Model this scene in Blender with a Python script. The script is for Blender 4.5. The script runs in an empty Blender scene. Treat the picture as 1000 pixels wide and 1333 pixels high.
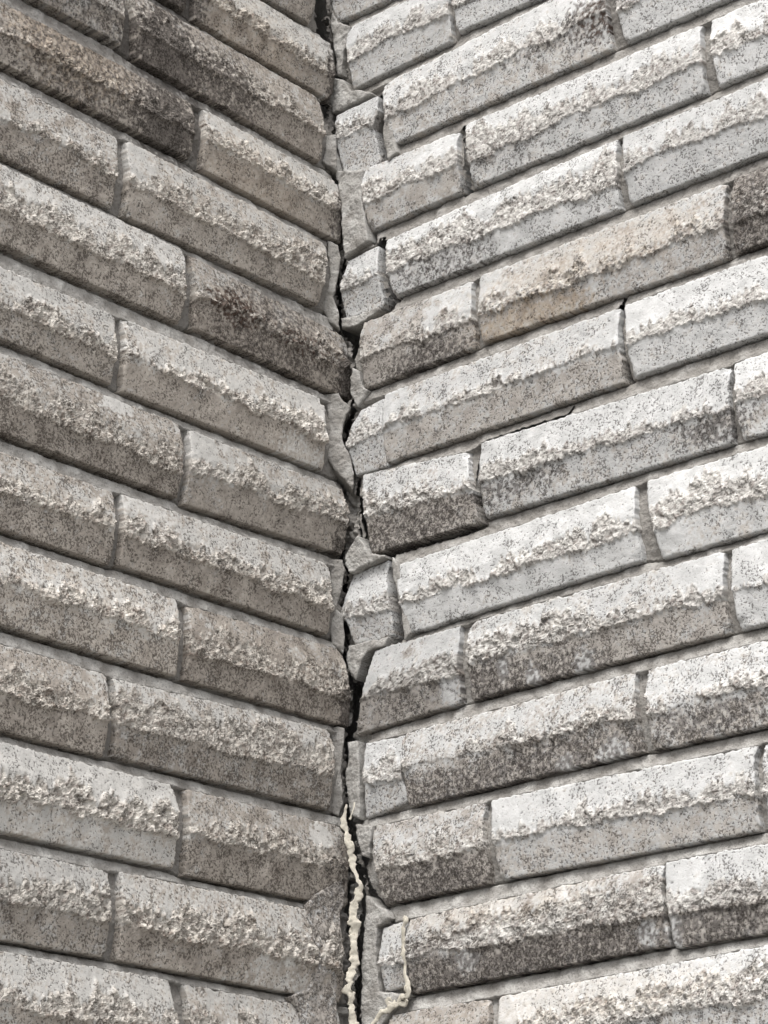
import bpy, math
import numpy as np
from mathutils import Matrix, Vector

# ------------------------------------------------------------------ camera, sky, sun, exposure
SC = bpy.context.scene
COL = SC.collection
MM = 0.001
Z0 = 2.7126                       # height of the first course line above the ground
cam = bpy.data.cameras.new('camera')
cam_o = bpy.data.objects.new('camera', cam); COL.objects.link(cam_o)
yaw, pit, rol = 0.09316221, 0.36141233, -0.02500472
fw = Vector((math.sin(yaw)*math.cos(pit), math.cos(yaw)*math.cos(pit), math.sin(pit)))
rt = Vector((math.cos(yaw), -math.sin(yaw), 0)); up = rt.cross(fw)
r2 = math.cos(rol)*rt + math.sin(rol)*up; u2 = -math.sin(rol)*rt + math.cos(rol)*up
M = Matrix((r2, u2, -fw)).transposed().to_4x4()
M.translation = Vector((-2.00548384*.068, -26.1567829*.068, Z0 - 16.362312*.068))
cam_o.matrix_world = M
cam.sensor_fit = 'HORIZONTAL'; cam.sensor_width = 36.0; cam.lens = 36*3.20278546
cam.clip_start = 0.05; cam.clip_end = 2000
SC.camera = cam_o
SC.cycles.max_bounces = 5; SC.cycles.diffuse_bounces = 3; SC.cycles.glossy_bounces = 1; SC.render.filter_size = 1.1; SC.cycles.use_denoising = True

SUN_EL, SUN_AZ = math.radians(62), math.radians(205)     # azimuth clockwise from +Y
sun_dir = Vector((math.sin(SUN_AZ)*math.cos(SUN_EL), math.cos(SUN_AZ)*math.cos(SUN_EL), math.sin(SUN_EL)))
world = bpy.data.worlds.new('World'); SC.world = world; world.use_nodes = True
wn = world.node_tree; wn.nodes.clear()
sky = wn.nodes.new('ShaderNodeTexSky'); sky.sky_type = 'NISHITA'; sky.sun_disc = False
sky.sun_elevation = SUN_EL; sky.sun_rotation = SUN_AZ; sky.air_density = 1.0; sky.dust_density = 6.0; sky.ozone_density = 1.0
hs = wn.nodes.new('ShaderNodeHueSaturation'); hs.inputs['Saturation'].default_value = 0.35
bg = wn.nodes.new('ShaderNodeBackground'); bg.inputs['Strength'].default_value = 0.12
wo = wn.nodes.new('ShaderNodeOutputWorld')
wn.links.new(sky.outputs[0], hs.inputs['Color']); wn.links.new(hs.outputs[0], bg.inputs['Color']); wn.links.new(bg.outputs[0], wo.inputs['Surface'])
sl = bpy.data.lights.new('sun', 'SUN'); sl.energy = 1.2; sl.angle = math.radians(30); sl.color = (1.0, 0.985, 0.965)
so = bpy.data.objects.new('sun', sl); COL.objects.link(so)
so.rotation_euler = sun_dir.to_track_quat('Z', 'Y').to_euler(); so.location = (-2, -4, 6)
vs = SC.view_settings; vs.view_transform = 'Standard'; vs.look = 'None'; vs.exposure = 1.1; vs.gamma = 1.0; vs.use_curve_mapping = False

# ------------------------------------------------------------------ measured layout, millimetres in each wall's own plane (s along, z up)
BRICKS=[
('L',0,(32.2,-14.9),(237.9,-20.8),(248.9,43.3),(22.1,56.1),(0.45,0.5,0.14,0.3,1)),
('L',1,(179.8,-71.4),(389.8,-71.4),(389.8,-15.0),(178.5,-15.0),(0.6,0.2,0.04,0.4,1)),
('L',1,(8.7,-77.3),(170.5,-73.9),(175.1,-21.0),(6.4,-23.0),(0.45,0.5,0.09,0.25,1)),
('L',2,(246.3,-132.3),(456.3,-132.3),(456.3,-80.2),(250.5,-80.2),(0.5,0.4,0.19,0.35,0.5)),
('L',2,(22.4,-140.2),(233.4,-136.4),(242.5,-81.1),(24.0,-81.8),(0.55,0.4,0.04,0.3,0.9)),
('L',3,(173.9,-198.9),(383.9,-198.9),(383.9,-150.4),(170.9,-150.4),(0.5,0.2,0.09,0.25,1.2)),
('L',3,(-0.5,-204.6),(161.4,-201.8),(159.1,-149.4),(3.8,-151.7),(0.42,0.55,0.04,0.12,1.1)),
('L',4,(254.3,-271.9),(464.3,-271.9),(464.3,-212.7),(250.2,-212.7),(0.5,0.4,0.14,0.5,1.1)),
('L',4,(28.0,-270.1),(242.0,-272.7),(240.8,-210.1),(17.5,-213.4),(0.45,0.5,0.24,0.3,1)),
('L',5,(182.7,-339.2),(392.7,-339.2),(392.7,-278.7),(179.1,-278.7),(0.42,0.7,0.14,0.45,0.7)),
('L',5,(-9.0,-340.5),(169.0,-337.7),(172.6,-280.1),(-1.2,-287.7),(0.6,0.35,0,0.45,1)),
('L',6,(251.3,-409.4),(461.3,-409.4),(461.3,-356.4),(250.2,-356.4),(0.45,0.5,0.14,0.4,1)),
('L',6,(26.5,-410.3),(241.5,-411.6),(241.1,-355.7),(24.2,-350.3),(0.42,0.6,0.09,0.12,1.1)),
('L',7,(183.9,-477.1),(393.9,-477.1),(393.9,-420.2),(182.8,-420.2),(0.5,0.5,0.14,0.55,1)),
('L',7,(3.8,-473.7),(178.4,-480.3),(173.3,-421.5),(2.4,-420.1),(0.42,0.65,0.09,0.15,1.1)),
('L',8,(249.8,-544.7),(459.8,-544.7),(459.8,-491.0),(248.1,-491.0),(0.48,0.45,0.14,0.5,1)),
('L',8,(23.3,-542.7),(241.1,-542.5),(239.2,-489.7),(21.1,-486.3),(0.45,0.6,0.09,0.3,1)),
('L',9,(185.0,-610.4),(395.0,-610.4),(395.0,-554.4),(184.7,-554.4),(0.5,0.4,0.14,0.55,1)),
('L',9,(0.4,-610.6),(175.8,-610.6),(174.7,-556.0),(8.5,-551.5),(0.55,0.35,0.04,0.5,0.9)),
('L',10,(251.8,-681.0),(461.8,-681.0),(461.8,-623.8),(251.7,-623.8),(0.5,0.35,0.09,0.5,1)),
('L',10,(23.8,-677.7),(242.6,-679.2),(245.9,-625.2),(24.1,-617.1),(0.55,0.4,0.14,0.5,0.9)),
('L',11,(185.9,-746.6),(395.9,-746.6),(395.9,-688.9),(185.0,-688.9),(0.25,0.9,0.6,0.04,1.2)),
('L',11,(6.9,-748.0),(175.5,-749.2),(174.5,-689.1),(10.4,-688.7),(0.58,0.35,0.04,0.5,1)),
('L',12,(248.0,-814.7),(458.0,-814.7),(458.0,-757.6),(247.2,-757.6),(0.4,0.65,0.24,0.3,1.2)),
('L',12,(14.7,-817.3),(237.7,-814.9),(236.1,-756.4),(17.2,-755.1),(0.48,0.5,0.14,0.3,1.2)),
('L',13,(183.2,-878.9),(393.2,-878.9),(393.2,-822.1),(188.8,-822.1),(0.4,0.6,0.24,0.3,1.1)),
('L',13,(15.6,-883.8),(171.7,-879.4),(175.0,-823.5),(19.0,-824.9),(0.45,0.55,0.24,0.3,1)),
('R',0,(0.0,0.6),(283.8,-6.1),(283.8,46.7),(-9.0,64.8),(0.35,0.7,0.5,0.2,0.6)),
('R',1,(17.0,-69.4),(121.7,-66.8),(121.8,-9.7),(12.6,-9.8),(0.25,0.85,0.6,0.15,0.6)),
('R',1,(127.4,-61.4),(354.7,-68.0),(355.1,-12.0),(125.0,-8.9),(0.4,0.6,0.6,0.3,0.6)),
('R',2,(57.0,-136.9),(273.5,-136.3),(271.0,-68.6),(48.2,-78.3),(0.3,0.8,0.6,0.35,0.6)),
('R',2,(284.7,-135.7),(494.7,-136.7),(494.7,-68.3),(277.5,-67.3),(0.3,0.8,0.6,0.3,0.7)),
('R',3,(30.7,-205.1),(125.1,-203.4),(124.4,-150.1),(24.9,-148.1),(0.3,0.7,0.5,0.15,0.6)),
('R',3,(136.5,-203.5),(350.8,-204.7),(352.1,-148.7),(132.2,-147.0),(0.25,0.85,0.65,0.3,0.6)),
('R',3,(361.4,-203.8),(571.4,-204.8),(571.4,-149.8),(360.1,-148.8),(0.25,0.85,0.7,0.35,0.8)),
('R',4,(53.5,-270.4),(271.8,-270.6),(272.3,-213.3),(47.9,-219.3),(0.28,0.8,0.6,0.35,0.55)),
('R',4,(279.4,-270.1),(489.4,-271.1),(489.4,-214.2),(277.2,-213.2),(0.25,0.8,0.7,0.2,0.5)),
('R',5,(22.9,-340.3),(134.0,-338.7),(132.1,-283.3),(19.7,-283.6),(0.38,0.55,0.3,0.5,0.7)),
('R',5,(139.2,-337.2),(356.9,-340.3),(361.9,-282.6),(139.6,-281.9),(0.38,0.5,0.35,0.15,0.9)),
('R',5,(364.0,-339.1),(574.0,-340.1),(574.0,-282.9),(368.3,-281.9),(0.65,0.15,0.1,0.8,0.6)),
('R',6,(42.1,-408.5),(264.9,-407.4),(264.3,-348.9),(41.5,-351.1),(0.3,0.75,0.45,0.35,0.9)),
('R',6,(273.0,-406.2),(483.0,-407.2),(483.0,-349.3),(269.7,-348.3),(0.22,0.85,0.6,0.2,0.9)),
('R',7,(26.1,-478.6),(129.6,-479.7),(122.1,-421.3),(17.9,-411.4),(0.45,0.6,0.05,0.75,1)),
('R',7,(135.4,-477.6),(351.2,-478.7),(352.4,-422.2),(133.2,-417.7),(0.28,0.85,0.45,0.35,0.9)),
('R',7,(357.5,-478.2),(567.5,-479.2),(567.5,-422.0),(356.3,-421.0),(0.3,0.8,0.5,0.3,0.9)),
('R',8,(60.1,-550.3),(270.2,-544.0),(268.4,-488.5),(49.3,-494.2),(0.25,0.85,0.75,0.1,0.9)),
('R',8,(286.6,-546.9),(496.6,-547.9),(496.6,-488.7),(278.2,-487.7),(0.2,0.9,0.75,0.12,1)),
('R',9,(6.3,-617.1),(107.7,-613.5),(108.8,-555.4),(27.7,-555.7),(0.4,0.6,0.35,0.4,1)),
('R',9,(116.9,-613.1),(336.1,-611.6),(336.1,-554.2),(116.0,-554.7),(0.35,0.7,0.3,0.5,1)),
('R',9,(343.3,-611.6),(553.3,-612.6),(553.3,-555.1),(342.3,-554.1),(0.2,0.9,0.7,0.1,0.9)),
('R',10,(55.5,-681.1),(261.5,-679.3),(258.0,-623.2),(50.9,-625.9),(0.5,0.5,0.25,0.6,1)),
('R',10,(269.0,-680.2),(479.0,-681.2),(479.0,-624.2),(268.2,-623.2),(0.4,0.55,0.3,0.5,1)),
('R',11,(29.3,-749.2),(127.1,-748.2),(123.8,-690.9),(20.1,-689.8),(0.5,0.5,0.1,0.65,1.1)),
('R',11,(136.0,-748.0),(348.3,-748.7),(349.2,-692.6),(130.7,-690.0),(0.25,0.85,0.5,0.25,1.2)),
('R',11,(355.2,-748.4),(565.2,-749.4),(565.2,-693.2),(355.1,-692.2),(0.4,0.6,0.4,0.4,1)),
('R',12,(52.2,-816.3),(272.4,-812.7),(271.7,-759.0),(52.6,-763.2),(0.6,0.4,0.08,0.65,1.1)),
('R',12,(277.1,-814.9),(487.1,-815.9),(487.1,-758.8),(273.6,-757.8),(0.35,0.75,0.2,0.5,1)),
('R',13,(33.8,-881.7),(126.0,-878.8),(121.2,-828.2),(31.9,-828.9),(0.45,0.5,0.4,0.4,1)),
('R',13,(134.6,-878.2),(355.9,-874.6),(355.7,-822.9),(130.6,-828.3),(0.4,0.6,0.4,0.4,1.1))]
FRAGMENTS=[
('R',2,[(-1.7,-87.1),(43.2,-86.1),(44.5,-100.1),(39.1,-115.7),(41.9,-134.4),(44.0,-145.0),(41.5,-148.3),(30.0,-151.7),(3.8,-142.7),(-1.4,-110.9)]),
('R',4,[(7.7,-223.4),(39.4,-220.6),(40.5,-237.3),(41.6,-254.6),(43.5,-271.9),(41.0,-275.8),(13.0,-275.4),(4.1,-273.9),(1.9,-263.8),(1.5,-246.0)]),
('R',6,[(18.1,-357.1),(41.8,-353.7),(42.5,-382.9),(43.2,-411.2),(21.5,-410.3),(10.5,-410.5),(4.1,-381.6),(10.8,-366.0)]),
('R',8,[(5.4,-490.6),(40.9,-486.9),(39.7,-501.4),(42.2,-520.3),(44.8,-533.1),(44.3,-548.1),(25.4,-549.3),(6.4,-547.4),(0.6,-529.0),(-3.8,-520.0),(0.4,-504.3)]),
('R',10,[(14.3,-625.2),(52.2,-626.8),(52.9,-647.2),(51.1,-658.4),(55.6,-676.4),(36.5,-680.5),(12.8,-682.6),(14.8,-663.3),(13.7,-645.6)]),
('R',12,[(27.4,-765.4),(49.8,-763.1),(51.1,-787.5),(51.0,-811.4),(28.2,-811.7),(26.0,-789.5)])]
CHUNKS=[
('R',3.0,[(50.4,-91.1),(53.8,-86.8),(57.1,-110.8),(61.8,-140.0),(63.2,-146.1),(54.2,-150.4),(52.7,-146.4),(50.6,-136.5),(49.5,-119.2),(52.4,-103.3)]),
('R',3.0,[(46.8,-485.8),(53.3,-494.1),(57.6,-523.2),(62.6,-550.3),(56.5,-554.9),(55.6,-538.5),(53.8,-524.2),(48.4,-507.0)]),
('R',2,[(-9.6,33.7),(1.8,0.5),(16.0,-10.0),(7.8,-33.1),(5.7,-51.3),(0.7,-50.7),(-2.1,-21.6),(-6.6,10.0)]),
('R',2,[(-3.6,-51.2),(7.3,-57.0),(15.3,-71.1),(26.9,-75.0),(39.9,-83.0),(-5.1,-84.0),(-8.2,-70.5)]),
('R',4,[(-2.3,-112.6),(2.1,-141.3),(28.3,-150.2),(26.3,-162.8),(27.5,-180.6),(30.1,-202.3),(32.2,-214.7),(20.8,-217.6),(6.0,-222.1),(5.8,-197.2),(4.0,-168.7),(-1.3,-142.1)]),
('C',8,[(-11.2,-110.8),(-2.3,-109.2),(-2.3,-143.3),(-7.8,-139.2),(-14.7,-135.1),(-11.4,-124.4)]),
('C',8,[(-11.4,-206.3),(-2.8,-210.3),(-0.5,-221.9),(-3.2,-239.1),(-7.2,-256.2),(-3.1,-269.6),(-2.8,-285.1),(-11.3,-278.5),(-16.0,-266.5),(-13.3,-252.9),(-9.4,-239.2)]),
('R',1,[(9.5,-273.9),(38.4,-274.5),(39.9,-277.0),(28.6,-280.8),(12.5,-283.6),(0.4,-281.8),(-0.2,-272.2)]),
('R',2,[(10.9,-318.8),(17.2,-323.4),(20.0,-336.1),(26.2,-342.6),(21.3,-348.3),(14.8,-354.2),(7.9,-340.4)]),
('C',9,[(-15.9,-342.2),(-4.4,-340.7),(-0.9,-347.9),(4.5,-351.7),(-1.3,-368.1),(-2.1,-381.1),(3.1,-392.1),(6.4,-408.1),(5.5,-424.1),(-0.3,-415.2),(-8.5,-406.3),(-14.9,-393.6),(-15.2,-372.9),(-13.2,-363.1)]),
('C',8,[(-15.5,-478.2),(-3.7,-479.4),(-1.5,-488.1),(-5.4,-505.5),(-9.1,-517.8),(-12.6,-517.9),(-12.9,-499.3)]),
('C',8,[(-9.7,-519.1),(-3.9,-524.0),(-3.1,-542.3),(-4.5,-554.5),(-13.1,-547.2),(-14.6,-533.2)]),
('R',5,[(2.6,-474.6),(8.2,-467.3),(16.1,-462.4),(22.1,-470.8),(27.2,-480.2),(41.7,-484.4),(41.6,-486.2),(18.5,-488.6),(6.9,-490.7),(1.6,-482.5)]),
('R',2,[(1.4,-546.6),(42.4,-548.5),(37.0,-554.6),(20.3,-555.7),(14.0,-562.8),(7.6,-575.3),(3.1,-571.3),(-1.2,-558.2)]),
('C',8,[(-15.3,-613.3),(-9.5,-611.6),(-4.4,-613.3),(-6.4,-632.3),(-7.9,-649.9),(-6.5,-670.3),(-10.1,-680.1),(-15.2,-677.8),(-13.5,-644.0)]),
('R',4,[(0.5,-622.7),(11.1,-623.6),(11.3,-644.8),(11.6,-662.4),(9.6,-682.9),(1.4,-678.0),(-1.1,-660.1),(-2.4,-648.1),(1.0,-634.0)]),
('R',3,[(4.1,-685.2),(21.9,-690.6),(20.1,-701.2),(17.5,-713.3),(11.0,-710.5)]),
('R',3,[(14.6,-740.1),(20.4,-743.8),(26.0,-750.2),(33.9,-753.6),(37.3,-760.3),(24.1,-765.0),(22.7,-788.7),(24.9,-811.5),(52.5,-816.6),(34.5,-827.4),(21.9,-840.5),(7.6,-838.8),(8.9,-786.8),(12.6,-759.4)]),
('L',10.5,[(53.3,-752.8),(45.7,-744.5),(15.8,-727.2),(12.7,-738.0),(19.3,-761.4),(22.6,-789.5),(24.9,-841.4),(65.6,-845.6),(63.7,-830.0),(73.2,-820.4),(52.1,-812.1),(47.3,-781.7),(53.5,-761.7)])]
CRACKS=[
('R',3.2,[(42.4,-85.3),(47.7,-100.9),(42.3,-116.5),(44.2,-134.9),(47.9,-146.8),(42.2,-150.2),(29.1,-152.3),(27.9,-167.3),(28.3,-181.3),(30.9,-206.4),(34.7,-214.5)]),
('R',3.2,[(129.8,-150.1),(129.9,-165.2),(129.6,-188.8),(126.6,-204.6)]),
('R',8,[(41.7,-221.1),(48.3,-243.0),(53.1,-266.7),(44.0,-279.8),(34.3,-284.6),(17.4,-287.9)]),
('R',1.8,[(268.1,-341.5),(265.6,-348.1),(263.1,-365.6),(263.6,-387.1),(267.6,-405.8)]),
('R',1.1,[(217.0,-412.4),(213.9,-417.5),(178.3,-417.0),(136.7,-417.4),(129.9,-424.2),(127.0,-454.1),(129.8,-472.0)]),
('R',2.2,[(15.0,-436.1),(18.3,-460.9),(26.3,-479.1),(39.2,-481.1),(69.4,-481.9),(113.6,-482.8),(133.2,-481.8)]),
('R',5.5,[(42.4,-483.3),(41.8,-504.7),(47.3,-521.3),(49.8,-537.0),(48.7,-549.4),(39.4,-557.6),(22.8,-558.1),(16.4,-568.8),(10.7,-583.8)]),
('R',2.6,[(0.4,-686.3),(10.6,-725.3),(14.7,-737.3),(24.6,-748.9),(35.9,-760.1)]),
('R',4,[(129.4,-452.9),(131.0,-464.9),(131.0,-478.9)]),
('R',6,[(-17.3,39.9),(-11.9,7.5),(-8.1,-16.5),(-7.0,-42.8),(-11.7,-66.5),(-13.7,-78.9)]),
('R',1.3,[(-6.6,-101.2),(-4.9,-141.1),(-1.4,-170.7),(-0.5,-204.5),(-0.8,-216.2),(-6.3,-239.8),(-8.9,-247.8),(-6.3,-278.0)]),
('R',8,[(1.8,-280.5),(6.5,-287.4),(11.1,-295.6)]),
('R',2.0,[(6.1,-300.1),(9.7,-317.8),(5.2,-336.4),(5.7,-349.7),(-1.8,-362.0),(-3.7,-376.4),(2.3,-389.2),(9.0,-409.1),(9.9,-435.0),(11.5,-460.7)]),
('R',1.3,[(-6.1,-478.3),(-3.2,-486.0),(-9.0,-502.7),(-12.4,-514.4),(-8.1,-527.8),(-4.6,-547.0),(-2.1,-568.9),(0.8,-578.6)]),
('R',5,[(5.4,-578.4),(1.2,-593.7),(-1.5,-608.2),(-6.3,-616.2),(-9.1,-639.5),(-10.3,-657.0),(-10.0,-677.5)]),
('R',3.6,[(-7.8,-680.8),(1.7,-720.0),(5.0,-737.6),(0.8,-784.8),(-2.1,-837.0)]),
('L',9,[(18.9,23.1),(14.5,2.8),(11.0,-13.3),(7.5,-27.9)]),
('L',7,[(16.3,-77.0),(10.8,-86.2)])]
STAINS=[
('L',201.1,-122.6,44.6,51.0,'soot',1.0,(2,)),
('L',142.0,-123.7,54.0,37.4,'soot',0.62,(2,)),
('L',200.4,-182.2,37.4,51.0,'soot',1.0,(3,)),
('L',269.5,-117.2,32.4,40.8,'soot',0.45,(2,)),
('L',184.9,-67.5,28.8,34.0,'soot',0.9,(1,)),
('L',173.8,-79.6,14.4,27.2,'soot',1.0,(99,)),
('L',167.4,-165.0,10.1,40.8,'soot',0.9,(99,)),
('L',239.4,-116.6,10.1,34.0,'soot',1.0,(99,)),
('L',7.3,-61.5,10.1,37.4,'soot',0.9,(1,2)),
('L',-4.8,-324.6,18.7,30.6,'soot',0.9,(5,)),
('L',10.0,-469.0,13.0,13.6,'soot',0.7,(7,)),
('L',2.7,-597.9,14.4,30.6,'soot',0.8,(9,)),
('L',129.3,-308.8,32.4,16.3,'rust',0.9,(5,)),
('L',51.4,-313.3,43.2,13.6,'rust',0.55,(5,)),
('L',299.3,-156.9,72.0,40.8,'tan',0.75,(3,)),
('L',275.9,-172.3,108.0,61.2,'soot',0.5,(3,)),
('L',323.0,-122.7,86.4,40.8,'soot',0.4,(2,)),
('L',102.2,-67.8,64.8,40.8,'tan',0.35,(1,)),
('L',103.1,-192.5,64.8,40.8,'tan',0.3,(3,)),
('L',19.1,-726.0,21.6,30.6,'soot',0.45,(11,)),
('L',6.6,-189.2,10.1,27.2,'soot',0.6,(3,)),
('R',255.5,-106.8,36.0,27.2,'soot',0.55,(2,)),
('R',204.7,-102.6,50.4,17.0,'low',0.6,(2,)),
('R',262.5,-109.7,21.6,20.4,'rust',0.6,(2,)),
('R',184.4,-335.0,61.2,20.4,'tan',1.0,(5,)),
('R',249.8,-300.0,122.4,20.4,'tan',0.5,(5,)),
('R',191.2,-340.3,39.6,12.2,'rust',0.35,(5,)),
('R',393.4,-313.4,43.2,47.6,'soot',0.52,(5,)),
('L',82.3,-313.9,79.2,44.2,'soot',0.52,(5,)),
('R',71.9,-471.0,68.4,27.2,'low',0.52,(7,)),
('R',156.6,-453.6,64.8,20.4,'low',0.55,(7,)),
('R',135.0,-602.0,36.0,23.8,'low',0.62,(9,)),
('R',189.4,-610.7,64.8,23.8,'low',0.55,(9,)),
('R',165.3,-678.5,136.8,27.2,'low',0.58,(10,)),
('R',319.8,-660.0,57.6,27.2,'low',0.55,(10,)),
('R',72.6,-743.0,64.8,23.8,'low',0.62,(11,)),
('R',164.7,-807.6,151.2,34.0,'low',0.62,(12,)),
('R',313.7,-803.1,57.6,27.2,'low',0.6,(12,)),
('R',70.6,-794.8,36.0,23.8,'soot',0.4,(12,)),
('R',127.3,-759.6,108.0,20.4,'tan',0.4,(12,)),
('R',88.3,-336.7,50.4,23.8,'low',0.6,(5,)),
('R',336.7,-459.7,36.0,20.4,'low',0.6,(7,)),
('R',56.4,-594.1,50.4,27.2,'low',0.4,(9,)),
('R',191.0,-770.4,6.5,13.6,'film',1,(12,)),
('R',136.5,-777.2,20.2,17.7,'film',1,(12,)),
('R',99.0,-779.8,14.4,13.6,'film',0.7,(12,)),
('R',147.1,-597.1,6.5,10.9,'film',1,(9,)),
('R',172.6,-608.3,7.2,12.2,'film',1,(9,)),
('R',217.4,-610.0,10.1,15.0,'film',1,(9,)),
('R',99.7,-600.3,11.5,17.0,'film',0.9,(9,)),
('R',292.5,-366.6,21.6,15.0,'film',1,(6,)),
('R',301.6,-501.5,24.5,17.7,'film',1,(8,)),
('R',299.2,-532.1,20.2,16.3,'film',0.9,(8,)),
('R',150.4,-704.5,21.6,15.0,'film',1,(11,)),
('R',237.5,-678.5,15.8,15.0,'film',0.9,(10,)),
('R',195.3,-678.6,10.1,12.2,'film',0.8,(10,)),
('R',166.7,-258.6,11.5,15.0,'film',1,(4,)),
('R',257.0,-296.2,57.6,15.0,'film',0.7,(4,)),
('R',256.8,-802.4,11.5,12.2,'film',0.8,(12,)),
('R',106.3,-799.7,13.0,10.9,'film',0.7,(12,)),
('R',277.6,-807.9,8.6,27.2,'film',0.8,(12,)),
('R',79.1,-575.3,28.8,16.3,'film',0.7,(9,)),
('L',37.1,-700.5,15.8,13.6,'film',0.9,(11,)),
('L',52.9,-404.1,32.4,16.3,'film',0.5,(6,)),
('L',247.3,-425.2,18.7,9.5,'film',0.9,(7,)),
('L',48.4,-636.5,10.1,12.2,'film',0.8,(10,)),
('L',79.7,-805.9,43.2,20.4,'film',0.45,(12,)),
('L',129.1,-152.3,28.8,15.0,'film',0.6,(3,)),
('L',336.1,-365.1,21.6,10.9,'film',0.8,(6,)),
('L',219.7,-494.0,28.8,12.2,'film',0.8,(8,)),
('R',162.9,-838.7,180.0,17.0,'tan',0.35,(13,)),
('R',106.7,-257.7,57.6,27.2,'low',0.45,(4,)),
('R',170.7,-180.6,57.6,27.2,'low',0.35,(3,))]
SEALANT=[
('C',18,[(-4.4,-673.4,1.2),(-5.7,-679.1,2.2),(-8.0,-683.7,3.6),(-7.0,-688.3,4.0),(-4.8,-694.1,3.6),(-3.8,-701.5,4.2),(-2.8,-710.1,4.2),(-1.3,-718.6,3.0),(1.9,-727.1,2.6),(4.0,-733.9,3.2),(2.7,-740.1,3.8),(-0.2,-748.5,4.6),(-2.0,-756.3,5.2),(-1.7,-765.2,5.8),(-1.8,-773.0,5.0),(-1.4,-781.9,4.2),(-2.1,-789.6,4.6),(-3.9,-796.8,5.0),(-5.2,-805.0,5.2),(-5.3,-813.7,4.6),(-4.4,-822.5,5.0),(-3.4,-830.1,4.4),(-3.1,-840.4,4.6)]),
('R',4,[(49.6,-761.7,2.8),(53.8,-764.0,3.2),(50.8,-767.9,2.4),(49.9,-775.0,2.2),(48.2,-782.4,2.3),(50.1,-789.2,2.4),(49.9,-795.8,2.2),(51.0,-803.6,2.6),(52.9,-811.4,3.0),(51.9,-817.2,2.8),(46.2,-819.2,2.6)]),
('R',3,[(51.7,-819.8,2.4),(48.8,-823.7,2.2),(43.9,-821.5,2.4),(44.7,-818.4,2.2),(49.0,-818.4,2.2)]),
('R',3,[(43.9,-822.0,2.2),(39.6,-823.1,2.2),(34.6,-822.5,2.4),(31.9,-818.4,2.2),(35.5,-817.2,2.2),(39.7,-820.4,2.2),(37.4,-824.0,2.6),(31.0,-825.3,2.8),(26.6,-827.5,2.6),(22.2,-830.8,2.8),(18.5,-833.6,2.6),(17.0,-838.3,2.4)]),
('C',20,[(1.1,-672.7,0.9),(0.4,-677.3,0.8),(-1.9,-683.1,1.0),(-3.1,-686.5,1.2)])]

S2 = 2**-.5
FRAME = {'R': (np.array([S2, -S2, 0]), np.array([-S2, -S2, 0]), False),
         'L': (np.array([-S2, -S2, 0]), np.array([S2, -S2, 0]), True),
         'C': (np.array([1., 0, 0]), np.array([0, -1., 0]), False)}
LEN, HGT = 222.0, 68.0

def world_pts(pl, s, z, h):
    d, n, _ = FRAME[pl]
    P = s[..., None]*MM*d + h[..., None]*MM*n
    P[..., 2] += Z0 + z*MM
    return P

# ------------------------------------------------------------------ noise fields (periodic, sampled in mm)
rng = np.random.default_rng(11)
N = 512; PX = 0.8
def fft_noise(lo, hi, seed):
    r = np.random.default_rng(seed)
    F = np.fft.fft2(r.standard_normal((N, N)))
    fx = np.fft.fftfreq(N, PX); k = np.hypot(fx[:, None], fx[None])
    F *= np.exp(-(k*lo)**2) * (1-np.exp(-(k*hi)**2))
    a = np.fft.ifft2(F).real
    return a/a.std()
def cell_noise(size, seed):
    r = np.random.default_rng(seed); n = int(round(N*PX/size)); c = N/n
    jx, jy = r.random((n, n)), r.random((n, n)); hh = r.standard_normal((n, n)); tx, ty = r.standard_normal((2, n, n))
    I, J = np.meshgrid(np.arange(N)/c, np.arange(N)/c, indexing='ij')
    ci, cj = I.astype(int), J.astype(int); best = np.full((N, N), 9.); val = np.zeros((N, N))
    for a in (-1, 0, 1):
        for b in (-1, 0, 1):
            ii, jj = (ci+a) % n, (cj+b) % n
            dx, dy = I-(ci+a+jx[ii, jj]), J-(cj+b+jy[ii, jj]); d = dx*dx+dy*dy
            v = hh[ii, jj] + 1.1*(tx[ii, jj]*dx + ty[ii, jj]*dy); m = d < best
            best[m] = d[m]; val[m] = v[m]
    return val/val.std()
T_BIG = fft_noise(14, 60, 1); T_MID = fft_noise(4, 14, 2); T_FIN = fft_noise(1.0, 5, 3)
C_BIG = cell_noise(8.5, 4); C_SML = cell_noise(3.4, 5); C_ID = cell_noise(2.9, 8); C_ID2 = cell_noise(2.9, 9)
C_HUGE = cell_noise(17, 21); T_PAT = fft_noise(2.2, 9, 6); T_HUGE = fft_noise(40, 160, 7)
def smp(T, x, y):
    x = np.asarray(x)/PX; y = np.asarray(y)/PX
    x0 = np.floor(x).astype(int); y0 = np.floor(y).astype(int); fx, fy = x-x0, y-y0
    a, b, c, d = T[x0 % N, y0 % N], T[(x0+1) % N, y0 % N], T[x0 % N, (y0+1) % N], T[(x0+1) % N, (y0+1) % N]
    return (a*(1-fx)+b*fx)*(1-fy) + (c*(1-fx)+d*fx)*fy
def sstep(a, b, x):
    t = np.clip((x-a)/(b-a), 0, 1); return t*t*(3-2*t)

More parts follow.
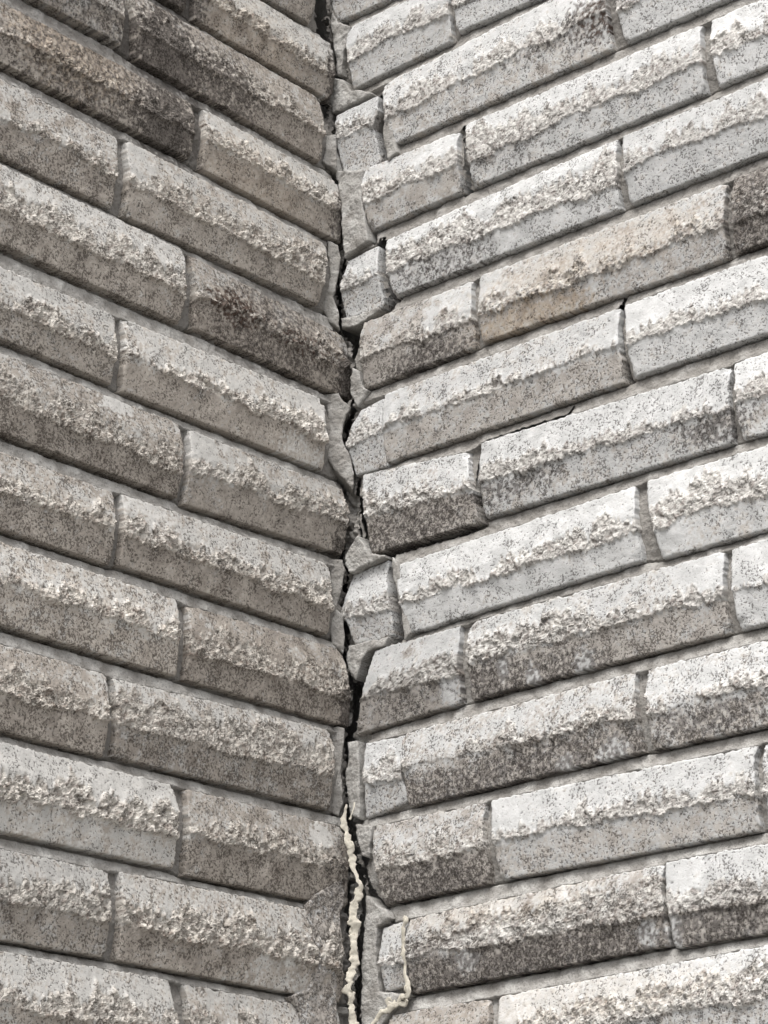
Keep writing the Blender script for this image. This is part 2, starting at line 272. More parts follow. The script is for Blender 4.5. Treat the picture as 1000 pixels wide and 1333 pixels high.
# ------------------------------------------------------------------ materials
def mat(name):
    m = bpy.data.materials.new(name); m.use_nodes = True; nt = m.node_tree; nt.nodes.clear()
    o = nt.nodes.new('ShaderNodeOutputMaterial'); b = nt.nodes.new('ShaderNodeBsdfPrincipled'); nt.links.new(b.outputs[0], o.inputs[0])
    b.inputs['Roughness'].default_value = 0.92; b.inputs['Specular IOR Level'].default_value = 0.25
    return m, nt, b
class NB:
    def __init__(s, nt):
        s.nt = nt; s.pos = nt.nodes.new('ShaderNodeNewGeometry').outputs['Position']
    def n(s, t): return s.nt.nodes.new(t)
    def l(s, a, b): s.nt.links.new(a, b)
    def setv(s, i, v):
        if hasattr(v, 'is_linked') or isinstance(v, bpy.types.NodeSocket): s.l(v, i)
        else: i.default_value = v
    def attr(s, name):
        a = s.n('ShaderNodeAttribute'); a.attribute_name = name; return a.outputs['Fac']
    def noise(s, scale, detail=2, rough=.5, dist=0):
        a = s.n('ShaderNodeTexNoise'); s.l(s.pos, a.inputs['Vector']); a.inputs['Scale'].default_value = scale
        a.inputs['Detail'].default_value = detail; a.inputs['Roughness'].default_value = rough; a.inputs['Distortion'].default_value = dist
        return a.outputs['Fac']
    def vor(s, scale, out='Distance', feature='F1'):
        a = s.n('ShaderNodeTexVoronoi'); a.feature = feature; s.l(s.pos, a.inputs['Vector']); a.inputs['Scale'].default_value = scale
        return a.outputs[out]
    def math(s, op, a, b=0., c=None):
        m = s.n('ShaderNodeMath'); m.operation = op; s.setv(m.inputs[0], a); s.setv(m.inputs[1], b)
        if c is not None: s.setv(m.inputs[2], c)
        return m.outputs[0]
    def ss(s, lo, hi, x):
        m = s.n('ShaderNodeMapRange'); m.interpolation_type = 'SMOOTHSTEP'
        s.setv(m.inputs['Value'], x); s.setv(m.inputs['From Min'], lo); s.setv(m.inputs['From Max'], hi); return m.outputs[0]
    def mix(s, f, a, b, mode='MIX'):
        m = s.n('ShaderNodeMix'); m.data_type = 'RGBA'; m.blend_type = mode
        s.setv(m.inputs[0], f)
        for i, v in ((6, a), (7, b)):
            if isinstance(v, tuple): m.inputs[i].default_value = v+(1.,)
            else: s.l(v, m.inputs[i])
        return m.outputs[2]
    def bump(s, h, dist, strength, normal=None):
        b = s.n('ShaderNodeBump'); s.l(h, b.inputs['Height']); b.inputs['Distance'].default_value = dist; b.inputs['Strength'].default_value = strength
        if normal is not None: s.l(normal, b.inputs['Normal'])
        return b.outputs[0]

def brick_material():
    m, nt, b = mat('split_face_brick'); k = NB(nt)
    ca = k.n('ShaderNodeAttribute'); ca.attribute_name = 'col'; c = ca.outputs['Color']
    dirt, rough = k.attr('dirt'), k.attr('rough')
    nf = k.noise(620, 3, .70, .3); ng = k.noise(1300, 1, .5)
    th = k.math('ADD', .393, k.math('MULTIPLY', dirt, .13))
    pit = k.ss(k.math('ADD', th, .028), k.math('SUBTRACT', th, .022), nf)           # 1 inside a pit
    c = k.mix(k.math('MULTIPLY', k.math('SUBTRACT', ng, .5), .8), c, k.mix(1., c, (.55, .53, .51), 'MULTIPLY'))
    c = k.mix(k.math('MULTIPLY', pit, .82), c, k.mix(1., c, (.25, .235, .225), 'MULTIPLY'))
    k.l(c, b.inputs['Base Color'])
    hgt = k.math('SUBTRACT', k.math('MULTIPLY', nf, k.math('ADD', .5, rough)), k.math('MULTIPLY', pit, .6))
    k.l(k.bump(hgt, .0013, .65), b.inputs['Normal'])
    return m
def mortar_material():
    m, nt, b = mat('grey_mortar'); k = NB(nt)
    nl = k.noise(30, 3, .6); nf = k.noise(620, 2.5, .65)
    soot = k.attr('soot'); pale = k.attr('film')
    c = k.mix(nl, (.30, .288, .268), (.215, .204, .187))
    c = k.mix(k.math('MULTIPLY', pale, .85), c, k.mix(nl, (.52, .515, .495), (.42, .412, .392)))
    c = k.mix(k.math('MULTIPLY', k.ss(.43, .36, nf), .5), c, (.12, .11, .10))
    c = k.mix(k.math('MULTIPLY', soot, .75), c, (.06, .052, .047))  # soot stains plus the painted shade of head joints and cracks
    k.l(c, b.inputs['Base Color'])
    k.l(k.bump(k.math('ADD', nf, k.noise(230, 2, .6)), .0012, .8), b.inputs['Normal'])
    return m
def sealant_material():
    m, nt, b = mat('cream_sealant'); k = NB(nt)
    nm = k.noise(160, 3, .6); nf = k.noise(500, 3, .6)
    c = k.mix(nm, (.60, .57, .49), (.40, .37, .31)); c = k.mix(k.math('MULTIPLY', k.ss(.58, .70, nf), .6), c, (.22, .18, .13))
    k.l(c, b.inputs['Base Color']); b.inputs['Roughness'].default_value = .9
    k.l(k.bump(k.math('ADD', nm, k.math('MULTIPLY', nf, .5)), .001, .6), b.inputs['Normal'])
    return m
def ground_material():
    m, nt, b = mat('concrete_paving'); k = NB(nt)
    c = k.mix(k.noise(1.3, 5, .6), (.24, .235, .22), (.17, .165, .155)); c = k.mix(k.math('MULTIPLY', k.ss(.55, .7, k.noise(90, 3, .6)), .5), c, (.07, .066, .06))
    k.l(c, b.inputs['Base Color']); k.l(k.bump(k.noise(160, 3, .6), .002, .5), b.inputs['Normal']); return m
M_BRICK, M_MORTAR, M_SEAL, M_GROUND = brick_material(), mortar_material(), sealant_material(), ground_material()

# ------------------------------------------------------------------ mesh helpers
def mesh_object(name, P, faces, material, parent=None, attrs=None, smooth=True, flip=False, flat=None):
    P = np.asarray(P, dtype=np.float64).reshape(-1, 3)
    faces = np.asarray(faces, dtype=np.int32)
    if flip: faces = faces[:, ::-1]
    org = P.mean(0)
    me = bpy.data.meshes.new(name)
    me.vertices.add(len(P)); me.vertices.foreach_set('co', (P-org).astype(np.float32).ravel())
    k = faces.shape[1]; me.loops.add(faces.size); me.loops.foreach_set('vertex_index', faces.ravel())
    me.polygons.add(len(faces)); me.polygons.foreach_set('loop_start', np.arange(0, faces.size, k, dtype=np.int32))
    me.update(calc_edges=True)
    if smooth: me.polygons.foreach_set('use_smooth', np.ones(len(faces), dtype=bool) if flat is None else ~flat)
    for an, av in (attrs or {}).items():
        av = np.asarray(av, dtype=np.float32)
        if an == 'col':
            a = me.attributes.new(an, 'FLOAT_COLOR', 'POINT'); a.data.foreach_set('color', np.concatenate([av.reshape(-1, 3), np.ones((len(P), 1), np.float32)], 1).ravel())
        else:
            a = me.attributes.new(an, 'FLOAT', 'POINT'); a.data.foreach_set('value', av.ravel())
    me.materials.append(material); me.validate()
    o = bpy.data.objects.new(name, me); COL.objects.link(o); o.location = org
    if parent: o.parent = parent
    return o
def stain_fields(pl, s, z, row=None, vn=None):
    out = {k: np.zeros_like(s) for k in ('soot', 'tan', 'rust', 'film')}
    for p, cs, cz, rx, rz, kind, a, only in STAINS:
        if p != pl or (only and row is not None and row not in only): continue
        d = np.hypot((s-cs)/rx, (z-cz)/rz) + .18*smp(T_MID, s, z)
        v = a*(1-sstep(.55, 1.15, d))
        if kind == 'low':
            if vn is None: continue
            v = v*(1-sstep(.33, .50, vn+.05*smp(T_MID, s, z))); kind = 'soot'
        out[kind] = np.maximum(out[kind], v)
    return out
def profile(vn, b0, b1, edge0=.6, edge1=.5, crest=4.7):
    lo = edge0+(crest-.6-edge0)*np.clip(vn/b0, 0, 1)
    hi = edge1+(crest-edge1)*np.clip((1-vn)/(1-b1), 0, 1)
    return lo, hi
def brick_height(u, v, W, H, ox, oy, amp, b0c=.40, b1c=.63, tilt=0., tilt2=0.):
    """height over the wall plane of a split-face brick; u, v in mm from its lower s-min corner"""
    vn = v/H
    wob = .020*smp(T_HUGE, u+ox, 0*u+oy) + .010*smp(T_BIG, u+ox, 0*u+oy) + .010*smp(T_MID, u+ox, 0*u+oy+50) + .006*smp(C_SML, u+ox, 0*u+oy+9)
    wob2 = .055*smp(T_HUGE, u+ox+90, 0*u+oy+9) + .045*smp(T_BIG, u+ox+90, 0*u+oy+99) + .035*smp(T_MID, u+ox, 0*u+oy+140) + .02*smp(C_SML, u+ox, 0*u+oy+70)
    b0 = b0c+wob+tilt*(u/W-.5); b1 = b1c+wob2+tilt2*(u/W-.5)
    lo, hi = profile(vn, b0c+.04, b1c-.04)
    m0 = sstep(-.018, .018, vn-b0); m1 = 1-sstep(-.05, .05, vn-b1)
    rough = m0*m1
    split = 5.5 + amp*(.85*smp(C_BIG, u+ox, v+oy) + .48*smp(C_SML, u+ox+31, v+oy+7) + .30*smp(T_FIN, u+ox, v+oy)) - 1.0*(vn-b0)/.23
    split = np.maximum(split, 2.6)
    h = lo*(1-m0) + m0*(split*m1 + hi*(1-m1))
    h += .07*smp(T_MID, u+ox+200, v+oy) + .06*smp(T_FIN, u+ox, v+oy+200) + .12*smp(T_BIG, u+ox+17, v+oy+23)
    return h, rough
def edge_round(d, r):
    t = np.clip(d/r, 0, 1); return 1-np.sqrt(np.clip(1-(1-t)**2, 0, 1))

def grid_faces(a, b):
    i = np.arange((a-1)*b).reshape(a-1, b)[:, :-1].ravel()
    return np.stack([i, i+b, i+b+1, i+1], 1)

# ------------------------------------------------------------------ bricks
def make_brick(parent, pl, row, bl, br, tr, tl, prm, idx, step=1.05):
    tone, fup, flow, dirt, amp = prm
    r = np.random.default_rng(100+idx); ox, oy = r.random(2)*400
    W = .5*(br[0]-bl[0]+tr[0]-tl[0]); H = .5*(tl[1]-bl[1]+tr[1]-br[1])
    nu, nv = max(8, int(W/step)), max(8, int(H/step))
    uu = np.concatenate([[0., .0045], np.linspace(.010, .990, nu), [.9955, 1.]]); vv = np.concatenate([[0., .012], np.linspace(.03, .97, nv), [.988, 1.]])
    U, V = np.meshgrid(uu, vv, indexing='ij')
    s = (bl[0]*(1-U)+br[0]*U)*(1-V) + (tl[0]*(1-U)+tr[0]*U)*V
    z = (bl[1]*(1-U)+br[1]*U)*(1-V) + (tl[1]*(1-U)+tr[1]*U)*V
    u, v = U*W, V*H
    # uneven arrises
    chip = lambda a, b: .55*smp(T_MID, a, b)+.35*smp(C_SML, a, b)+.5*smp(T_BIG, a, b)
    fade = lambda t: np.clip(1-t/6., 0, 1)
    z += fade(v)*.22*chip(u+ox, 0*u+oy+300) - fade(H-v)*.45*chip(u+ox, 0*u+oy+340)
    chp = lambda a, b: .35*smp(T_MID, a, b)+.6*smp(T_BIG, a, b)
    s += fade(u)*.6*chp(v+ox+60, 0*u+oy) - fade(W-u)*.6*chp(v+ox+160, 0*u+oy)
    amp = amp*(.65+.5*r.random())*(.9 if pl == 'R' else 1.)
    h, rough = brick_height(u, v, W, H, ox, oy, amp, np.clip(.40+.03*r.standard_normal(), .34, .46), np.clip(.63+.06*r.standard_normal()+.10*max(0, tone-.45)/.2, .57, .84), .05*r.standard_normal(), .10*r.standard_normal())
    rc = 2.2
    d_end = np.minimum(u, W-u); d_z = np.minimum(v, H-v)
    # knocked corners
    for cu, cv in ((0, 0), (W, 0), (0, H), (W, H)):
        rad = 3+6*r.random()**2; dd = np.hypot(u-cu, v-cv)+1.2*smp(T_MID, u+ox, v+oy); h -= (1.+4*r.random()**2)*np.clip(1-dd/rad, 0, 1)
    h -= .8*edge_round(d_end+.4*smp(T_FIN, u+ox, v+oy), 1.3) + .35*edge_round(d_z, .8)
    pk = sstep(2.0, 2.6, smp(T_PAT, u+ox+140, v+oy+60)); h -= .9*pk
    vn = v/H; at = stain_fields(pl, s, z, row, vn)
    low = 1-sstep(.36, .46, vn)
    film = flow+(fup-flow)*sstep(.34, .5, vn) + .10*r.standard_normal()
    patch = .8*sstep(1.1, 1.6, smp(T_BIG, u+ox+77, v+oy+55))
    for e in (0, 1):
        if r.random() < (.45 if pl == 'R' else .25):
            w = 12+28*r.random(); patch = np.maximum(patch, 1-sstep(w-2, w+2, (u if e == 0 else W-u)+2.5*smp(T_MID, u+ox, v+oy)+6*smp(T_BIG, u, v+oy)))
    patch = np.maximum(patch*np.clip(1.3*min(fup, .9), 0, 1)*(1-.7*low), at['film']); film = np.maximum(film, patch*.95)
    tone = np.clip(tone+.10*smp(T_BIG, u+ox+9, v+oy+111)+.05*r.standard_normal(), 0, 1)
    col = brick_colour(s, z, ox, oy, tone, film, rough*min(1., .6+.4*amp), at)*(1+.07*r.standard_normal())*(np.array([1.0, .975, .94]) if pl == 'L' else np.array([1., 1., 1.]))*(1-.55*pk[..., None])
    at = dict(rough=rough, dirt=np.clip(dirt*(.5+.5*low)+.22*smp(T_BIG, u+ox, v+oy)+.16*smp(T_MID, u, v+oy)+.4*at['soot'], -.3, 1)*(1-.9*patch)-.35*patch)
    # skirt into the joint
    nu2, nv2 = U.shape
    ring = np.concatenate([np.arange(nu2)*nv2, (nu2-1)*nv2+np.arange(1, nv2), (nu2-1-np.arange(1, nu2))*nv2+nv2-1, nv2-1-np.arange(1, nv2-1)])
    P = world_pts(pl, s.ravel(), z.ravel(), h.ravel())
    B = world_pts(pl, s.ravel()[ring], z.ravel()[ring], np.full(len(ring), -16.))
    n = len(P); k = len(ring); j = np.arange(k); jn = (j+1) % k
    F = np.concatenate([grid_faces(nu2, nv2), np.stack([ring[jn], ring[j], n+j, n+jn], 1)])
    at = {kk: np.concatenate([a.ravel(), a.ravel()[ring]]) for kk, a in at.items()}
    col = col.reshape(-1, 3); at['col'] = np.concatenate([col, col[ring]])
    return mesh_object('brick', np.concatenate([P, B]), F, M_BRICK, parent, at, True, FRAME[pl][2], (at['rough'][F].mean(1) > .45) | (np.arange(len(F)) >= len(F)-k))

# ------------------------------------------------------------------ irregular pieces: polygon outline filled with a height field
def poly_dist(poly, s, z):
    """signed distance (inside positive) and nearest boundary point"""
    A = np.array(poly); Bp = np.roll(A, -1, 0)
    best = np.full(s.shape, 1e9); ns = s.copy(); nz = z.copy(); ins = np.zeros(s.shape, bool)
    for (ax, ay), (bx, by) in zip(A, Bp):
        dx, dy = bx-ax, by-ay; t = np.clip(((s-ax)*dx+(z-ay)*dy)/(dx*dx+dy*dy+1e-9), 0, 1)
        px, py = ax+t*dx, ay+t*dy; d = np.hypot(s-px, z-py); m = d < best
        best[m] = d[m]; ns[m] = px[m]; nz[m] = py[m]
        c = (ay > z) != (by > z)
        with np.errstate(divide='ignore', invalid='ignore'):
            xi = ax+(z-ay)*dx/(dy if dy else 1e-9)
        ins ^= c & (s < xi)
    return np.where(ins, best, -best), ns, nz
def roughen(poly, amp, seed):
    r = np.random.default_rng(seed); out = []
    for (ax, ay), (bx, by) in zip(poly, poly[1:]+poly[:1]):
        L = math.hypot(bx-ax, by-ay); k = max(1, int(L/4.)); nx, ny = -(by-ay)/(L+1e-9), (bx-ax)/(L+1e-9)
        for i in range(k):
            t = i/k; j = amp*.8*r.standard_normal() if i else 0
            out.append((ax+(bx-ax)*t+nx*j, ay+(by-ay)*t+ny*j))
    return out
def make_piece(name, parent, pl, poly, hfun, material, attrs, seed, step=.9, back=-30., rnd=1.5, rnd_h=1.2, amp=.45):
    poly = roughen([tuple(p) for p in poly], amp, seed); A = np.array(poly)
    gs = np.arange(A[:, 0].min()-2*step, A[:, 0].max()+2*step, step); gz = np.arange(A[:, 1].min()-2*step, A[:, 1].max()+2*step, step)
    S, Z = np.meshgrid(gs, gz, indexing='ij'); d, ns, nz = poly_dist(poly, S, Z)
    ins = d > 0; F = grid_faces(*S.shape); keep = ins.ravel()[F].sum(1) >= 2; F = F[keep]
    out = ~ins; S = np.where(out, ns, S); Z = np.where(out, nz, Z); d = np.maximum(d, 0)
    h = hfun(S, Z) - rnd_h*edge_round(d, rnd)
    at = attrs(S, Z)
    used, inv = np.unique(F, return_inverse=True); F = inv.reshape(F.shape)
    s, z, hh = S.ravel()[used], Z.ravel()[used], h.ravel()[used]; at = {k: (v.reshape(-1, 3) if k == 'col' else v.ravel())[used] for k, v in at.items()}
    E = np.concatenate([F[:, [0, 1]], F[:, [1, 2]], F[:, [2, 3]], F[:, [3, 0]]]); key = np.sort(E, 1); kk = key[:, 0]*10**7+key[:, 1]
    _, ix, cnt = np.unique(kk, return_index=True, return_counts=True); bd = E[ix[cnt == 1]]
    vb = np.unique(bd); mp = {v: i for i, v in enumerate(vb)}; n = len(s)
    P = world_pts(pl, s, z, hh); B = world_pts(pl, s[vb], z[vb], np.full(len(vb), back))
    nF = len(F); bi = np.array([[n+mp[a], n+mp[b]] for a, b in bd]); F = np.concatenate([F, np.stack([bd[:, 1], bd[:, 0], bi[:, 0], bi[:, 1]], 1)])
    at = {k: np.concatenate([v, v[vb]*(np.array([.16, .13, .11]) if k == 'col' and name == 'brick_fragment' else 1)]) for k, v in at.items()}  # fragment sides: brown broken clay, darkened further as painted crack shade
    fl = np.arange(len(F)) >= nF
    if 'rough' in at: fl |= at['rough'][F].mean(1) > .45
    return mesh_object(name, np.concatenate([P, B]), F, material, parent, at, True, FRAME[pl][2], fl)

def lerp(a, b, t): return a+(b-a)*t[..., None]
def brick_colour(s, z, ox, oy, tone, film, rough, st):
    """clay body, cement film, split grain and stains, all as colours of the surface itself"""
    x, y = s+ox, z+oy; big, mid, pat = smp(T_BIG, x, y), smp(T_MID, x+70, y), smp(T_PAT, x, y+33)
    body = lerp(np.array([.45, .425, .392]), np.array([.205, .184, .165]), np.clip(tone+.10*mid+.10*pat, 0, 1))
    fm = sstep(.22, .66, film+.09*big+.07*mid+.12*pat)
    fc = lerp(np.array([.60, .607, .605]), np.array([.475, .482, .48]), np.clip(.5+.3*big+.1*mid, 0, 1))
    c = lerp(body, fc, .9*fm)
    gid, gid2 = smp(C_ID, x, y), smp(C_ID2, x, y)
    grain = lerp(np.array([.29, .265, .240]), np.array([.67, .65, .61]), np.clip(.5+.42*gid, 0, 1))
    grain = lerp(grain, np.array([.20, .160, .135]), sstep(.9, 1.3, gid2)*.8)
    grain = grain*(1-.30*np.clip(tone-.25, 0, 1))[..., None]
    c = lerp(c, grain, .72*sstep(.2, .7, rough+.12*mid))
    c = c*lerp(np.ones(3), np.array([.90, .77, .62]), np.clip(st['tan']*(.8+.25*mid), 0, 1)*.85)
    sm = sstep(.34, .68, st['soot']+.14*mid+.14*pat)*(st['soot'] > .01)
    c = lerp(c, lerp(np.array([.052, .046, .043]), np.array([.17, .155, .145]), np.clip(.5+.3*pat, 0, 1)), .86*sm)
    rm = sstep(.45, .75, (.80*st['rust']+.26*smp(T_PAT, x+99, y)+.12*mid))*(st['rust'] > .01)
    return lerp(c, np.array([.060, .036, .026]), .85*rm)

# ------------------------------------------------------------------ course lines for the joints
def course_lines(pl):
    rows = {}
    for p, row, bl, br, tr, tl, _ in BRICKS:
        if p == pl: rows.setdefault(row, []).append((bl, br, tr, tl))
    out = {}
    for r, bs in rows.items():
        bs.sort(key=lambda b: b[0][0])
        xb = [q for b in bs for q in (b[0], b[1])]; xt = [q for b in bs for q in (b[3], b[2])]
        out[r] = (np.array(xb), np.array(xt), bs)
    return out
LINES = {'L': course_lines('L'), 'R': course_lines('R')}
def line(a, s): return np.interp(s, a[:, 0], a[:, 1])

def make_mortar(parent, pl, s0, s1, step=.9):
    gs = np.arange(s0, s1, step); gz = np.arange(-885., 62., step)
    S, Z = np.meshgrid(gs, gz, indexing='ij'); h = np.full(S.shape, -5.); cover = np.zeros(S.shape, bool); head = cover.copy(); crk = cover.copy(); hole = cover.copy()
    lines = LINES[pl]
    for r in range(0, 14):
        xb, xt, bs = lines[r]; zb, zt = line(xb, S), line(xt, S)
        vn = (Z-zb)/(zt-zb); m = (vn >= 0) & (vn <= 1)
        lo, hi = profile(vn, .42, .60); head = head | m; h = np.where(m, np.minimum(lo, hi)-6.4, h)
        if r < 13:
            zt2 = line(lines[r+1][1], S); t = (zb-Z)/(zb-zt2); mm = (t >= 0) & (t <= 1)
            # weathered bed joint: set back under the upper brick, flush with the lower one
            h = np.where(mm, -5.2 + 4.0*t - 7*(1-sstep(.03, .30 if pl == 'L' else .14, t)), h)
        for bl, br, tr, tl in bs:
            vv = np.clip(vn, 0, 1); left = bl[0]+(tl[0]-bl[0])*vv; right = br[0]+(tr[0]-br[0])*vv
            cover |= (S > left+3) & (S < right-3) & (Z > zb+3) & (Z < zt-3)
    h += .22*smp(T_MID, S, Z)+.14*smp(T_FIN, S, Z)+.35*smp(T_BIG, S, Z)
    # ragged open corner
    edge = {'R': 12., 'L': 6.}[pl] + 3*smp(T_BIG, 0*Z+40, Z)
    h = np.where(S < edge, np.minimum(h, -7-1.2*smp(T_MID, S, Z)-1.5*smp(T_BIG, S, Z)), h)
    for p, w, pts in CRACKS:
        if p != pl: continue
        best = np.full(S.shape, 1e9)
        for (ax, ay), (bx, by) in zip(pts, pts[1:]):
            dx, dy = bx-ax, by-ay; t = np.clip(((S-ax)*dx+(Z-ay)*dy)/(dx*dx+dy*dy+1e-9), 0, 1); best = np.minimum(best, np.hypot(S-ax-t*dx, Z-ay-t*dy))
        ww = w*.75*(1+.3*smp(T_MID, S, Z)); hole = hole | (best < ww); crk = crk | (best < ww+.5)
    F = grid_faces(*S.shape); F = F[~cover.ravel()[F].all(1) & ~hole.ravel()[F].any(1)]
    used, inv = np.unique(F, return_inverse=True); F = inv.reshape(F.shape)
    s, z = S.ravel()[used], Z.ravel()[used]; at = stain_fields(pl, s, z)
    at['film'] = np.clip((.0 if pl == 'R' else .35)+.22*smp(T_BIG, s, z)+np.clip((-z-450)/700, 0, .5)*(pl == 'R')-head.ravel()[used]*(.25 if pl == 'R' else .7), 0, 1); at['soot'] = np.maximum(at['soot'], head.ravel()[used]*(.12 if pl == 'R' else .30)); at['soot'] = np.maximum(at['soot'], crk.ravel()[used]*1.)  # besides stains, shade painted into head joints (less film, darker) and crack rims
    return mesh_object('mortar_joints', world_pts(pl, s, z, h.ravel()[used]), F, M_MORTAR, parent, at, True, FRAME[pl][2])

def make_rest(parent, pl, s_end, z_lo, z_hi):
    """the courses of the wall outside the measured part, joined"""
    Ps, Fs, At, off = [], [], {}, 0
    r = np.random.default_rng(5 if pl == 'L' else 6)
    odd, even = (130., 275.) if pl == 'R' else (178., 245.)
    for row in range(int(-z_hi/HGT), int(-z_lo/HGT)+1):
        zb = -row*HGT; zt = zb+57
        if zb < z_lo-1 or zt > z_hi: continue
        j0 = (odd if row % 2 else even)-LEN*2; start = 8.
        if row in LINES[pl]: start = max(b[1][0] for b in LINES[pl][row][2])+10
        k = 0
        while True:
            a, b = j0+k*LEN+5, j0+(k+1)*LEN-5; k += 1
            if a > s_end: break
            a = max(a, start); b = min(b, s_end)
            if b-a < 25: continue
            U, V = np.meshgrid(np.linspace(0, 1, 22), np.array([0, .03, .12, .25, .37, .42, .48, .55, .62, .68, .8, .92, .97, 1.]), indexing='ij')
            u, v = U*(b-a), V*57; h, rough = brick_height(u, v, b-a, 57., *(r.random(2)*400), .8)
            h -= 1.4*edge_round(np.minimum(u, b-a-u), 3)+1.0*edge_round(np.minimum(v, 57-v), 1.6)
            s = a+u; z = zb+v
            nu, nv = U.shape; ring = np.concatenate([np.arange(nu)*nv, (nu-1)*nv+np.arange(1, nv), (nu-1-np.arange(1, nu))*nv+nv-1, nv-1-np.arange(1, nv-1)])
            P = np.concatenate([world_pts(pl, s.ravel(), z.ravel(), h.ravel()), world_pts(pl, s.ravel()[ring], z.ravel()[ring], np.full(len(ring), -16.))])
            n = U.size; kk = len(ring); j = np.arange(kk); jn = (j+1) % kk
            Fs.append(off+np.concatenate([grid_faces(nu, nv), np.stack([ring[jn], ring[j], n+j, n+jn], 1)])); Ps.append(P); off += len(P)
            low = 1-sstep(.36, .46, V); t = r.random()
            f = (.75 if pl == 'R' else .5)-.3*low+.1*r.standard_normal()
            at = dict(rough=rough, dirt=.15+.4*low*t); col = brick_colour(s, z, 50.*row, 30.*k, np.full(U.shape, .25+.4*t), f, rough, dict(soot=0*U, tan=0*U, rust=0*U)).reshape(-1, 3); At.setdefault('col', []).append(np.concatenate([col, col[ring]]))
            for q, w in at.items(): At.setdefault(q, []).append(np.concatenate([w.ravel(), w.ravel()[ring]]))
    o = mesh_object('brick_courses', np.concatenate(Ps), np.concatenate(Fs), M_BRICK, parent, {q: np.concatenate(w) for q, w in At.items()}, True, FRAME[pl][2])
    o['kind'] = 'stuff'
    return o

def make_core(parent, pl, s_end, z_lo, z_hi):
    """mortar and backing behind all bricks: a slab with a set-back face in the measured part"""
    def box(s0, s1, z0, z1, h0, h1):
        c = np.array([[s, z, h] for s in (s0, s1) for z in (z0, z1) for h in (h0, h1)], float)
        P = world_pts(pl, c[:, 0], c[:, 1], c[:, 2]); F = np.array([[0, 1, 3, 2], [4, 6, 7, 5], [0, 4, 5, 1], [2, 3, 7, 6], [0, 2, 6, 4], [1, 5, 7, 3]]); return P, F
    Ps, Fs, off = [], [], 0
    smax = 352.
    for b in ((-150. if pl == 'R' else -34.9, s_end, z_lo, z_hi, -200., -35.), (0., s_end, 62., z_hi, -34.9, -6.), (0., s_end, z_lo, -884., -34.9, -6.), (smax+150, s_end, -883.9, 61.9, -34.9, -6.)):
        P, F = box(*b); Ps.append(P); Fs.append(F+off); off += 8
    P = np.concatenate(Ps)
    return mesh_object('wall_core', P, np.concatenate(Fs), M_MORTAR, parent, {'film': np.full(len(P), .5), 'soot': np.zeros(len(P))}, False, FRAME[pl][2])

# ------------------------------------------------------------------ the setting
gv = np.array([[-400, -400, 0], [400, -400, 0], [400, 400, 0], [-400, 400, 0]], float)
ground = mesh_object('ground', gv, np.array([[0, 1, 2, 3]]), M_GROUND, None, None, False); ground['kind'] = 'structure'

def wall_root(pl, label):
    o = bpy.data.objects.new('brick_wall', None); COL.objects.link(o); o.empty_display_size = .1
    o['label'] = label; o['category'] = 'wall'; o['kind'] = 'thing'; o['group'] = 'brick walls meeting at the cracked corner'
    return o
WALL = {'L': wall_root('L', 'shaded brown-grey split-face brick wall left of the cracked corner, sooty near its top'),
        'R': wall_root('R', 'paler whitish split-face brick wall right of the cracked corner')}
ZLO, ZHI, SEND = -Z0*1000, 700., 2300.
for pl in 'LR':
    make_core(WALL[pl], pl, SEND, ZLO, ZHI)
    make_rest(WALL[pl], pl, SEND, ZLO, ZHI)
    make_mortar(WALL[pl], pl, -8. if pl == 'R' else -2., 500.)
for i, (pl, row, bl, br, tr, tl, prm) in enumerate(BRICKS):
    make_brick(WALL[pl], pl, row, bl, br, tr, tl, prm, i)

# broken brick ends set into the corner
for i, (pl, row, poly) in enumerate(FRAGMENTS):
    xb, xt, _ = LINES[pl][row]
    zb0, zt0 = xb[0, 1], xt[0, 1]; seed = 900+i; ox, oy = 37.*i, 61.*i
    def hf(S, Z): 
        return brick_height(S, np.clip(Z-zb0, 0, zt0-zb0), 60, zt0-zb0, ox, oy, .75)[0]-1
    def af(S, Z):
        vn = np.clip((Z-zb0)/(zt0-zb0), 0, 1); _, rg = brick_height(S, np.clip(Z-zb0, 0, zt0-zb0), 60, zt0-zb0, ox, oy, .75)
        return dict(rough=rg*.8, dirt=.15+.2*(vn < .38), col=brick_colour(S, Z, ox, oy, np.full(S.shape, .35), .85-.3*(vn < .38), rg*.7, stain_fields(pl, S, Z)))
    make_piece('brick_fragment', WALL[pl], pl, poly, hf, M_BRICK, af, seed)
# loose and smeared mortar in the corner
for i, (pl, h0, poly) in enumerate(CHUNKS):
    seed = 700+i; smear = pl == 'L'
    def hf(S, Z):
        b = h0+.35*smp(T_BIG, S+seed, Z)+.28*smp(C_HUGE, S+seed*3, Z)+.20*smp(T_MID, S+seed, Z)+.16*smp(T_FIN, S, Z)
        if smear:
            vn = ((Z-11.5) % HGT)/HGT; lo, hi = profile(np.clip((vn*HGT)/57, 0, 1), .44, .59); b = 1.0+np.maximum(np.minimum(lo, hi), 2.6)+.5*smp(T_BIG, S+seed, Z)+.25*smp(T_MID, S+seed, Z)+.2*smp(T_FIN, S, Z)
        return b
    def af(S, Z):
        if smear:
            return dict(rough=0*S, dirt=.55+.2*smp(T_BIG, S, Z), col=brick_colour(S, Z, 3., 5., np.full(S.shape, .55), .25+0*S, 0*S, stain_fields(pl, S, Z)))
        a = stain_fields('L' if pl == 'C' else pl, S, Z); a['film'] = np.clip((.5 if pl == 'R' else .15)+.2*smp(T_BIG, S, Z), 0, 1)
        a['soot'] = .12*a['soot']; return a
    make_piece('mortar_chunk', WALL['L' if pl == 'L' else 'R'], pl, poly, hf, M_BRICK if smear else M_MORTAR, af, seed, back=-30. if pl != 'C' else -12., rnd=1.2, rnd_h=.9)

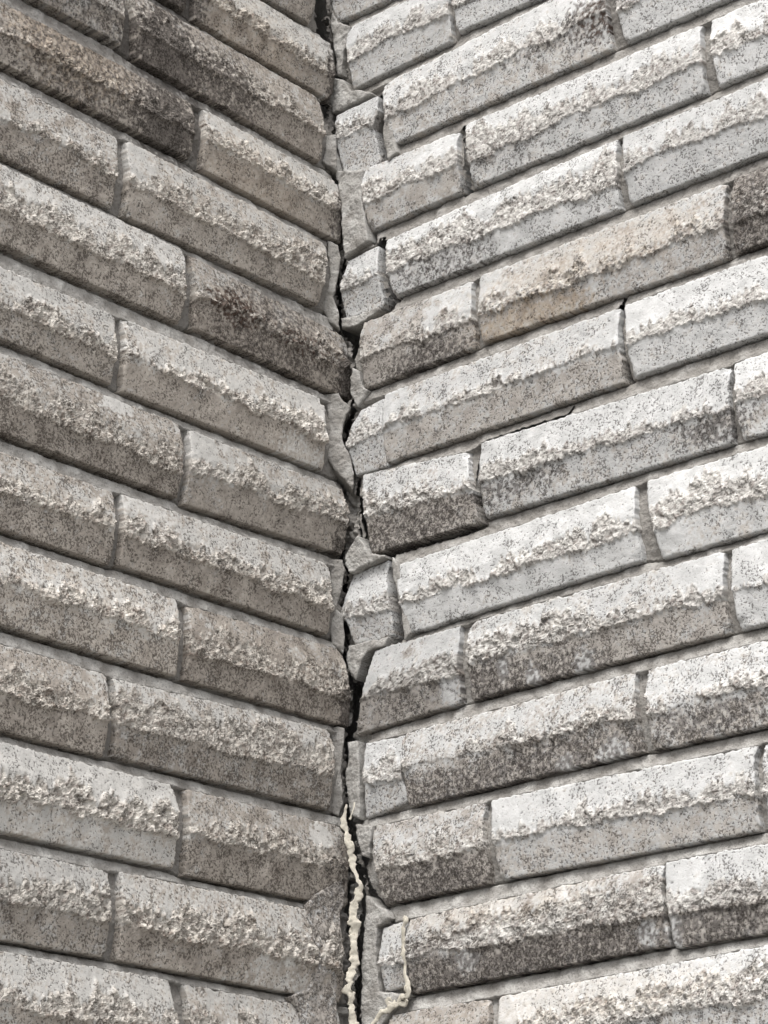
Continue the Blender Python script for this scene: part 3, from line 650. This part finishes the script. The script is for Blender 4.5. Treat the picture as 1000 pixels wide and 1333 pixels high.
# ------------------------------------------------------------------ dried sealant squeezed along the crack
def make_bead(pl, h0, pts, name, label, seed):
    p = np.array(pts); t = np.concatenate([[0], np.cumsum(np.hypot(*np.diff(p[:, :2], axis=0).T))]); n = max(24, int(t[-1]/.9)); tt = np.linspace(0, t[-1], n)
    kw = 3 if p[:, 2].max() > 3.4 else 1; sm = lambda a: np.convolve(np.pad(a, kw, mode='edge'), np.ones(2*kw+1)/(2*kw+1), 'valid')
    s, z, rad = [sm(np.interp(tt, t, p[:, i])) for i in range(3)]; rad = rad*(.60 if kw == 3 else .72)
    fat = 1 if rad.max() > 3.4 else .4
    s = s+fat*.25*smp(T_MID, tt*.7+seed, 0*tt); rad = rad*(1+.16*smp(T_BIG, tt+seed, 0*tt+80)); rad = np.maximum(rad, .5)
    rad[0] *= .25; rad[-1] *= .25
    hc = h0+fat*.35*smp(T_MID, tt*.7+seed, 0*tt+30)+.5*smp(T_BIG, tt, 0*tt+seed)
    ds, dz = np.gradient(s), np.gradient(z); L = np.hypot(ds, dz)+1e-9; ns, nz = -dz/L, ds/L
    a = np.linspace(0, 2*np.pi, 14, endpoint=False); T_ = tt[:, None]+0*a
    side = 1+.24*np.where(np.cos(a) > 0, smp(T_MID, T_+seed, 0*T_+11), smp(T_MID, T_+seed, 0*T_+71))+.22*np.where(np.cos(a) > 0, smp(T_BIG, T_+seed, 0*T_+31), smp(T_BIG, T_+seed, 0*T_+91))+.14*np.where(np.cos(a) > 0, smp(T_FIN, T_+seed, 0*T_+5), smp(T_FIN, T_+seed, 0*T_+45))
    W_ = rad[:, None]*np.clip(side, .35, 1.7)*np.cos(a); th = rad[:, None]*(.28 if fat == 1 else .55)
    fold = .22*smp(T_MID, W_*2.2+seed*2, T_*.35)+.14*smp(T_FIN, W_+seed, T_)
    S = s[:, None]+ns[:, None]*W_; Z = z[:, None]+nz[:, None]*W_; Hh = hc[:, None]+np.sin(a)*th+np.where(np.sin(a) >= 0, 1, .3)*fold*rad[:, None]*.6
    P = world_pts(pl, S.ravel(), Z.ravel(), Hh.ravel()); i = np.arange((n-1)*14); j = i//14*14+(i % 14+1) % 14
    F = np.stack([i, i+14, j+14, j], 1)
    o = mesh_object(name, P, F, M_SEAL, None, None, True); o['label'] = label; o['category'] = 'sealant'; o['group'] = 'dried sealant along the crack'
    return o
SLAB = [('sealant_bead', 'long lumpy cream bead of dried sealant running down the corner crack'),
        ('sealant_strand', 'thin cream sealant strand hanging down a short brick end right of the corner'),
        ('sealant_loop', 'small cream sealant loop curled at the foot of the thin strand'),
        ('sealant_curl', 'twisted cream sealant curl trailing down left from the small loop at the bottom'),
        ('sealant_string', 'fine pale sealant string sticking up at the top of the long bead')]
for i, ((nm, lb), (pl, h, pts)) in enumerate(zip(SLAB, SEALANT)): make_bead(pl, h, pts, nm, lb, 13.*i)
